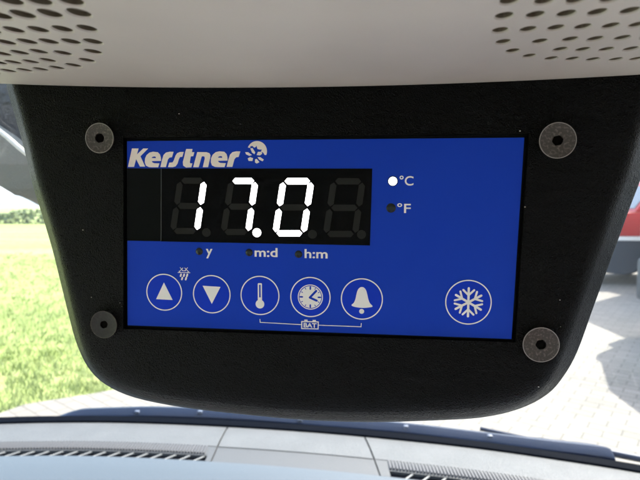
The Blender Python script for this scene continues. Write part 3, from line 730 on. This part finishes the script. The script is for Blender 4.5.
# keys
def key(c_, r_, label):
    bm = bmesh.new(); lathe(bm, [(r_-.05, PZ-.02), (r_-.1, PZ+.05), (r_-.4, PZ+.10)], 56, c_[0], c_[1], True, True)
    for v in bm.verts: v.co *= .001
    k = bmobj('button', bm, M['blue_key'], plate, smooth=50); tag(k, label)
    flat('ring', [ring_pts(c_[0], c_[1], r_+.10, 72), ring_pts(c_[0], c_[1], r_-.32, 72)], M['print'], k, PZ+.06, .08)
    return k
KZ = PZ+.115
def rel(c_, pts): return [(c_[0]+x*.378, c_[1]+y*.378) for x, y in pts]
c_ = (13.91,-59.65); k = key(c_, 7.35, 'round blue button with an up arrow'); flat('icon', [rel(c_, [(0,10.4), (9.2,-8), (-9,-7.6)])], M['print'], k, KZ, .05)
c_ = (33.47,-59.94); k = key(c_, 7.55, 'round blue button with a down arrow'); flat('icon', [rel(c_, [(-9.6,8.8), (9.6,8), (0,-10.2)])], M['print'], k, KZ, .05)
c_ = (52.89,-59.90); k = key(c_, 7.65, 'round blue button with a thermometer')
st = [(-2.2,-5), (-2.2,12), (-1.4,12.8), (1.4,12.8), (2.2,12), (2.2,-5)]
bulb = ring_pts(0, -9, 4.6, 24, 61, -241)   # open at the neck
flat('icon', [rel(c_, [(-2.2,12), (-1.6,12.8), (1.6,12.8), (2.2,12), (2.2,-5)]+bulb+[(-2.2,-5)]), rel(c_, [(-.8,11.2), (.8,11.2), (.8,-2), (-.8,-2)])], M['print'], k, KZ, .05)
c_ = (72.74,-59.99); k = key(c_, 7.75, 'round blue button with a clock face')
flat('icon', [ring_pts(c_[0], c_[1], 4.9, 48), ring_pts(c_[0], c_[1], 4.55, 48)], M['print'], k, KZ, .05)
flat('icon', [ring_pts(c_[0], c_[1], 4.25, 48)], M['print'], k, KZ, .05)
hands = [capsule(*rel(c_, [(-.5,-.5), (6,6.5)]), .85), capsule(*rel(c_, [(-.5,-.5), (6.5,-3.5)]), .85)]
for a in range(0, 360, 30):
    L_ = 2.6 if a % 90 == 0 else 1.4
    hands.append(capsule(*rel(c_, [(10.6*math.cos(R(a)), 10.6*math.sin(R(a))), ((10.6-L_)*math.cos(R(a)), (10.6-L_)*math.sin(R(a)))]), 0.6 if a % 90 == 0 else .3, 2))
join_flats('clock_hands', hands, M['blue'], k, KZ+.055, .03)
c_ = (92.53,-60.22); k = key(c_, 7.9, 'round blue button with a bell')
bell = [(-10.4,-6.6), (-8,-4), (-6.4,0), (-5.4,5), (-4,9.5), (-1.5,12), (1.5,12), (4,9.5), (5.4,5), (6.6,0), (8.2,-4), (11,-7.2), (7,-8.4), (0,-9), (-7,-8.2)]
bp = catmull(bell, 3, True); flat('icon', [rel(c_, [(p[0], p[1]) for p in bp]), ring_pts(c_[0], c_[1]-12.6*.378, .95, 20)], M['print'], k, KZ, .05)
c_ = (132.09,-60.34); k = key(c_, 8.35, 'larger round blue button with a snowflake')
fl = []
for a in range(0, 360, 60):
    d = Vector((math.cos(R(a+90)), math.sin(R(a+90)))); s = Vector((-d.y, d.x))
    if a < 180: fl.append(capsule(*rel(c_, [tuple(d*14), tuple(-d*14)]), .85))
    for sg in (-1, 1):
        fl.append(capsule(*rel(c_, [tuple(d*7), tuple(d*12.2+s*5.2*sg)]), .75))
join_flats('icon', fl, M['print'], k, KZ)
# defrost mark above the up key, battery bracket
c_ = (22.23,-51.58)
df = [capsule(*rel(c_, [(-6.5,0), (6.5,0)]), .26), capsule(*rel(c_, [(-4,5.3), (-1.2,2.2)]), .24), capsule(*rel(c_, [(-1,5), (-4.4,1.6)]), .24), capsule(*rel(c_, [(4,5.3), (1.2,2.2)]), .24), capsule(*rel(c_, [(1,5), (4.4,1.6)]), .24), capsule(*rel(c_, [(-2,2), (2,2)]), .24), capsule(*rel(c_, [(-5.4,1.4), (-4.2,.6)]), .24), capsule(*rel(c_, [(5.4,1.4), (4.2,.6)]), .24)]
for x, y in ((-3.4,-2.8), (0,-2.8), (3.4,-2.8), (-2.1,-6.3), (2.1,-6.3)): df.append(capsule(*rel(c_, [(x+.3,y+.9), (x-.3,y-.9)]), .72))
join_flats('defrost_symbol', df, M['print'], plate, PZ)
bk = [capsule((52.84,-69.39), (52.92,-70.54), .30), capsule((52.88,-70.58), (69.29,-70.95), .28), capsule((75.94,-70.92), (92.34,-70.99), .28), capsule((92.34,-71.03), (92.44,-69.70), .30)]
join_flats('battery_bracket', bk, M['print'], plate, PZ)
flat('battery_frame', [[(69.17,-69.53), (76.05,-69.46), (75.98,-72.61), (69.17,-72.69)], [(69.60,-69.91), (75.66,-69.87), (75.59,-72.27), (69.60,-72.32)], [(70.38,-68.94), (71.67,-68.89), (71.68,-69.41), (70.38,-69.45)], [(73.63,-68.95), (74.92,-68.91), (74.92,-69.42), (73.63,-69.46)]], M['print'], plate, PZ, .05)
T_('BAT', (70.11,-70.21), (75.20,-72.01), .03)

# screws: flat dished washer-like heads with a hex socket and scuffed rims
def screw(c_, r_, ns, mt, lab):
    bm = bmesh.new()
    lathe(bm, [(r_*.98, FR-.05), (r_, FR+.45), (r_*.965, FR+.62), (r_*.9, FR+.55), (r_*.45, FR+.47), (ns, FR+.45), (ns, FR+.06)], 48, c_[0], c_[1], True, True)
    for v in bm.verts: v.co *= .001
    s = bmobj('screw', bm, mt, unit, smooth=35); tag(s, lab)
    bm = bmesh.new(); hexp = [(c_[0]+ns*.98*math.cos(R(60*i+12)), c_[1]+ns*.98*math.sin(R(60*i+12))) for i in range(6)]
    loft(bm, [[(x, y, FR+.07) for x, y in hexp], [(x, y, FR+.47) for x, y in hexp], [(c_[0]+(x-c_[0])*.9, c_[1]+(y-c_[1])*.9, FR+.465) for x, y in hexp], [(c_[0]+(x-c_[0])*.85, c_[1]+(y-c_[1])*.85, FR+.1) for x, y in hexp]], True, True)
    for v in bm.verts: v.co *= .001
    bmobj('socket', bm, M['socket'], s)
    flat('rim', [ring_pts(c_[0], c_[1], r_*1.0, 56), ring_pts(c_[0], c_[1], r_*.955, 56)], M['rim'] if mt is M['washer'] else M['washer'], s, FR+.62, .03)
M['washer_dark'] = mat('dark_screw_head', (.022,.021,.019), .4, metal=.3, bump=('noise', 1500, .25, .0003), vary=(900, (.035,.033,.03), .45, .75))
screw((-10.44,1.04), 5.85, 1.9, M['washer'], 'scuffed grey screw head at the upper left corner')
screw((160.87,-1.27), 6.35, 1.9, M['washer'], 'scuffed grey screw head at the upper right corner')
screw((-11.15,-73.23), 5.6, 1.6, M['washer_dark'], 'dark screw head at the lower left corner')
screw((158.13,-75.04), 6.5, 1.9, M['washer'], 'scuffed brownish screw head at the lower right corner')

# a few grains of dust and lint on the housing
bm = bmesh.new(); rnd = random.Random(8)
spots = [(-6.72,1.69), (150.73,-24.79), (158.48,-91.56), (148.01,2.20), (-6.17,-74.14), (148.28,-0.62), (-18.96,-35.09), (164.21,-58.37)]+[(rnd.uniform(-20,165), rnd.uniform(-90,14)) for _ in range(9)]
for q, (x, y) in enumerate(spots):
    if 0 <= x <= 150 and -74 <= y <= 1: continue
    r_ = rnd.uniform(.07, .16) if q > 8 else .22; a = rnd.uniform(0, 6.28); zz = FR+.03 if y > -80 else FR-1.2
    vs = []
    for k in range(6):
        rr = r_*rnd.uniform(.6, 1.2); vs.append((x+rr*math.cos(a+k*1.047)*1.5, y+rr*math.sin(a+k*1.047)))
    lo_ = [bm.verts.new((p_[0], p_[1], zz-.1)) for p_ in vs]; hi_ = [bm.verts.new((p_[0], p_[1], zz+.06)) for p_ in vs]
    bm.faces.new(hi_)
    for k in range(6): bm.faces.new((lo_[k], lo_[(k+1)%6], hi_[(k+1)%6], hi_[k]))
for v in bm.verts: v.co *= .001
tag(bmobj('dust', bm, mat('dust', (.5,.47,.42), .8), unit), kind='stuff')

# ================================================================== vehicles on the paving
def wheel(parent, x, y, z, r_, w_):
    bm = bmesh.new(); lathe(bm, [(r_*.62, -w_/2), (r_*.9, -w_/2), (r_, -w_*.32), (r_, w_*.32), (r_*.9, w_/2), (r_*.62, w_/2)], 32)
    for v in bm.verts: v.co = Vector((v.co.x+x, v.co.z+y, v.co.y+z))
    wl = bmobj('wheel', bm, M['tyre'], parent, smooth=40)
    bm = bmesh.new(); sg = -1 if y < 0 else 1
    lathe(bm, [(r_*.63, 0), (r_*.6, .012), (r_*.5, -.02), (r_*.2, -.01), (r_*.12, .02)], 32)
    for k in range(5):
        a = R(72*k); Mx = Matrix.Rotation(a, 4, 'Z')
        box(bm, r_*.1, r_*.58, -.035, .035, -.01, .018, 0, Mx)
    for v in bm.verts: v.co = Vector((v.co.x+x, sg*(v.co.z+w_/2)+y, v.co.y+z))
    bmobj('rim', bm, M['alloy'], wl, smooth=40)
def car(name, label, paint, loc, rz, group, L_=4.6, W_=1.85):
    o = empty(name, label, 'car', loc, rz, group)
    h = W_/2
    side = [(-2.25,.55),(-2.28,.95),(-2.2,1.04),(-1.9,1.08),(-1.2,1.12)]
    # lower body with wheel arches, side profile extruded and tapered
    def arch(cx, r_=.43): return [(cx+r_*math.cos(R(a)), .34+r_*math.sin(R(a))) for a in range(180, -1, -15)]
    prof_ = [(-2.28,.34), (-2.3,.62), (-2.27,.98), (-2.1,1.05), (-1.0,1.12), (.2,1.12), (1.6,1.12), (2.2,1.08), (2.27,.95), (2.27,.34)]
    low_ = arch(1.35)[::-1]+arch(-1.4)[::-1]
    poly = prof_+low_
    bm = bmesh.new(); rings = []
    for y, s, dz in ((-h, .985, -.0), (-h+.06, 1, 0), (h-.06, 1, 0), (h, .985, 0)):
        rings.append([(x*s, y, .34+(z-.34)*(1 if abs(y) < h else .97)) for x, z in poly])
    loft(bm, rings, True, True); bmobj('body', bm, paint, o, smooth=35)
    # cabin
    cab = [(-1.05,1.10), (-.45,1.62), (-.2,1.68), (1.2,1.70), (1.75,1.62), (2.12,1.10)]
    bm = bmesh.new(); loft(bm, [[(x, y*(1-.16*(z-1.1)/.6), z) for x, z in cab] for y in (-h+.05, -h+.09, h-.09, h-.05)], True, True)
    bmobj('cabin', bm, paint, o, smooth=30)
    for sg in (-1, 1):
        for xs_ in (((-.86,1.14),(-.36,1.58),(.15,1.62),(.15,1.14)), ((.23,1.14),(.23,1.62),(1.02,1.62),(1.02,1.14)), ((1.1,1.14),(1.1,1.62),(1.6,1.56),(1.95,1.14))):
            bm = bmesh.new(); loft(bm, [[(x, sg*((h-.05)*(1-.16*(z-1.1)/.6)+d), z) for x, z in xs_] for d in (-.01, .006)], True, True); bmobj('side_window', bm, M['carglass'], o)
    for A_ in (((-1.0,1.15),(-.48,1.59)), ((2.08,1.15),(1.78,1.58))):
        (x0, z0), (x1, z1) = A_; sx = -1 if x0 < 0 else 1
        bm = bmesh.new(); loft(bm, [[(x0+sx*d, -h+.18, z0), (x0+sx*d, h-.18, z0), (x1+sx*d, h-.28, z1), (x1+sx*d, -h+.28, z1)] for d in (-.02, .02)], True, True)
        bmobj('windscreen' if sx < 0 else 'rear_window', bm, M['carglass'], o)
    # bumpers, sills, stripe
    for x0, x1 in ((-2.40,-2.22), (2.20,2.38)):
        bm = bmesh.new(); box(bm, x0, x1, -h+.02, h-.02, .30, .66, .04); bmobj('bumper', bm, M['cladding'], o, smooth=40)
    for sg in (-1, 1):
        bm = bmesh.new(); box(bm, -.94, .89, sg*h-.03, sg*h+.03, .24, .48, .015); bmobj('sill', bm, M['cladding'], o, smooth=40)
        bm = bmesh.new(); box(bm, -.93, .91, sg*h-.01, sg*h+.012, .66, .72, .005); bmobj('side_stripe', bm, M['white'] if paint is M['red'] else M['cladding'], o)
        for x in (-1.4, 1.35): wheel(o, x, sg*(h-.13), .36, .36, .24)
        bm = bmesh.new(); box(bm, -2.33, -2.2, sg*(h-.35)-.2, sg*(h-.35)+.2, .78, .94, .03); bmobj('headlight', bm, M['lamp_clear'], o, smooth=40)
        bm = bmesh.new(); box(bm, 2.2, 2.31, sg*(h-.2)-.1, sg*(h-.2)+.1, .76, 1.02, .02); bmobj('tail_light', bm, M['lamp_red'], o, smooth=40)
        bm = bmesh.new(); box(bm, -.78, -.62, sg*(h+.1)-.1, sg*(h+.1)+.1, 1.12, 1.26, .03); bmobj('wing_mirror', bm, paint, o, smooth=40)
        for x in (.0, .95):
            bm = bmesh.new(); box(bm, x, x+.16, sg*(h+.02)-.015, sg*(h+.02)+.015, .93, .96, .008); bmobj('door_handle', bm, M['alloy'], o)
    return o
# red off-road pickup, only its end shows right of the unit
def pickup():
    o = empty('red_pickup', 'red off-road pickup with white stripe and dark lower body parked right of the unit', 'pickup', (7.75, 11.0, .05), R(-6))
    h = .95
    def arch(cx, r_=.52): return [(cx+r_*math.cos(R(a)), .42+r_*math.sin(R(a))) for a in range(180, -1, -15)]
    def slab(name, poly, m, par=o, y0=-h, y1=h, inset_=.0):
        bm = bmesh.new(); loft(bm, [[(x, y, z) for x, z in poly] for y in (y0, y1)], True, True)
        return bmobj(name, bm, m, par, smooth=30)
    # dark lower body with arches
    slab('lower_body', [(-2.3,.30), (-2.35,.92), (2.5,.92), (2.45,.42)]+arch(1.55)[::-1]+arch(-.55+.0, .56)[::-1]+[(-1.2,.28), (-1.4,.22)], M['cladding'], y0=-h+.02, y1=h-.02)
    slab('stripe', [(-2.37,.925), (-2.37,1.01), (2.5,1.0), (2.5,.925)], M['white'], y0=-h-.012, y1=h+.012)
    slab('body', [(-2.34,1.015), (-2.36,1.36), (-2.2,1.42), (-1.0,1.52), (2.4,1.52), (2.48,1.015)], M['red'])
    slab('cabin', [(-1.2,1.52), (-.75,2.12), (-.55,2.2), (1.0,2.2), (1.12,1.52)], M['red'], y0=-h+.1, y1=h-.1)
    for sg in (-1, 1):
        slab('side_window', [(-1.02,1.58), (-.66,2.06), (.1,2.08), (.1,1.58)], M['carglass'], y0=sg*(h-.1)-.01, y1=sg*(h-.1)+.01)
        slab('side_window', [(.2,1.58), (.2,2.08), (.92,2.08), (.98,1.58)], M['carglass'], y0=sg*(h-.1)-.01, y1=sg*(h-.1)+.01)
        for x in (-.55, 1.55): wheel(o, x, sg*(h-.12), .46, .46, .28)
        bm = bmesh.new(); box(bm, -2.42, -2.33, sg*.66-.16, sg*.66+.16, 1.08, 1.28, .03); bmobj('headlight', bm, M['lamp_clear'], o, smooth=40)
        # upright of the pale step guard beside the wheel
        bm = bmesh.new(); tube(bm, [(-.98, sg*(h+.06), .30), (-.98, sg*(h+.06), .62)], .075, 14); tube(bm, [(-.98, sg*(h+.06), .58), (-.98, sg*(h+.06), .68)], .06, 14); tube(bm, [(-.98, sg*(h+.06), .66), (-.98, sg*(h+.06), 1.18)], .05, 14)
        bmobj('guard_post', bm, M['alloy'], o, smooth=40)
        bm = bmesh.new(); box(bm, -.95, .95, sg*(h+.05)-.05, sg*(h+.05)+.05, .33, .38, .01); bmobj('side_step', bm, M['alloy'], o, smooth=40)
    slab('bumper', [(-2.5,.42), (-2.5,.72), (-2.36,.76), (-2.36,.38)], M['cladding'], y0=-h+.03, y1=h-.03)
    bm = bmesh.new(); loft(bm, [[(-1.14-d, -h+.2, 1.58), (-1.14-d, h-.2, 1.58), (-.78-d, h-.25, 2.06), (-.78-d, -h+.25, 2.06)] for d in (-.02, .03)], True, True); bmobj('windscreen', bm, M['carglass'], o)
pickup()
o = car('shadow_van', 'tall silver vehicle added out of view on the right to shade the paving', M['silver'], (4.97, 3.6, .05), R(90), None)
o['category'] = 'van'; o.scale = (1.15, 1.04, 1.5)  # unseen vehicle, stretched tall so that its shadow reaches the visible paving
# box truck beyond it, added out of view to cast a shadow on the paving
t = empty('shadow_truck', 'white box truck added out of view to cast a shadow on the paving', 'truck', (9.2, 8.75, .05), 0)
bm = bmesh.new(); box(bm, -3.05, 1.3, -.85, .85, .95, 3.6, .04); bmobj('cargo_box', bm, M['white'], t, smooth=40)
bm = bmesh.new(); loft(bm, [[(x, y, z) for x, z in ((1.4,.5), (1.4,2.6), (2.4,2.65), (3.1,1.7), (3.2,.5))] for y in (-.9, .9)], True, True); bmobj('cab', bm, M['darkpaint'], t)
bm = bmesh.new(); box(bm, -3.0, 1.5, -.4, .4, .55, .93, .02); bmobj('chassis', bm, M['cladding'], t)
for sg in (-1, 1):
    for x in (-1.9, 2.3): wheel(t, x, sg*.78, .45, .45, .26)
    bm = bmesh.new(); loft(bm, [[(x, sg*.9+d, z) for x, z in ((1.7,1.6), (1.7,2.4), (2.35,2.4), (2.8,1.7))] for d in (-.01, .01)], True, True); bmobj('side_window', bm, M['carglass'], t)

# far air
hm = bpy.data.materials.new('far_air'); hm.use_nodes = True; ht = hm.node_tree; ht.nodes.clear()
ho = ht.nodes.new('ShaderNodeOutputMaterial'); hv = ht.nodes.new('ShaderNodeVolumePrincipled')
hv.inputs['Color'].default_value = (.86,.92,1,1); hv.inputs['Density'].default_value = .0005; ht.links.new(hv.outputs[0], ho.inputs['Volume'])
bm = bmesh.new(); box(bm, -3100, 3100, -3100, 3100, -1.2, 75)
tag(bmobj('haze', bm, hm), kind='stuff')
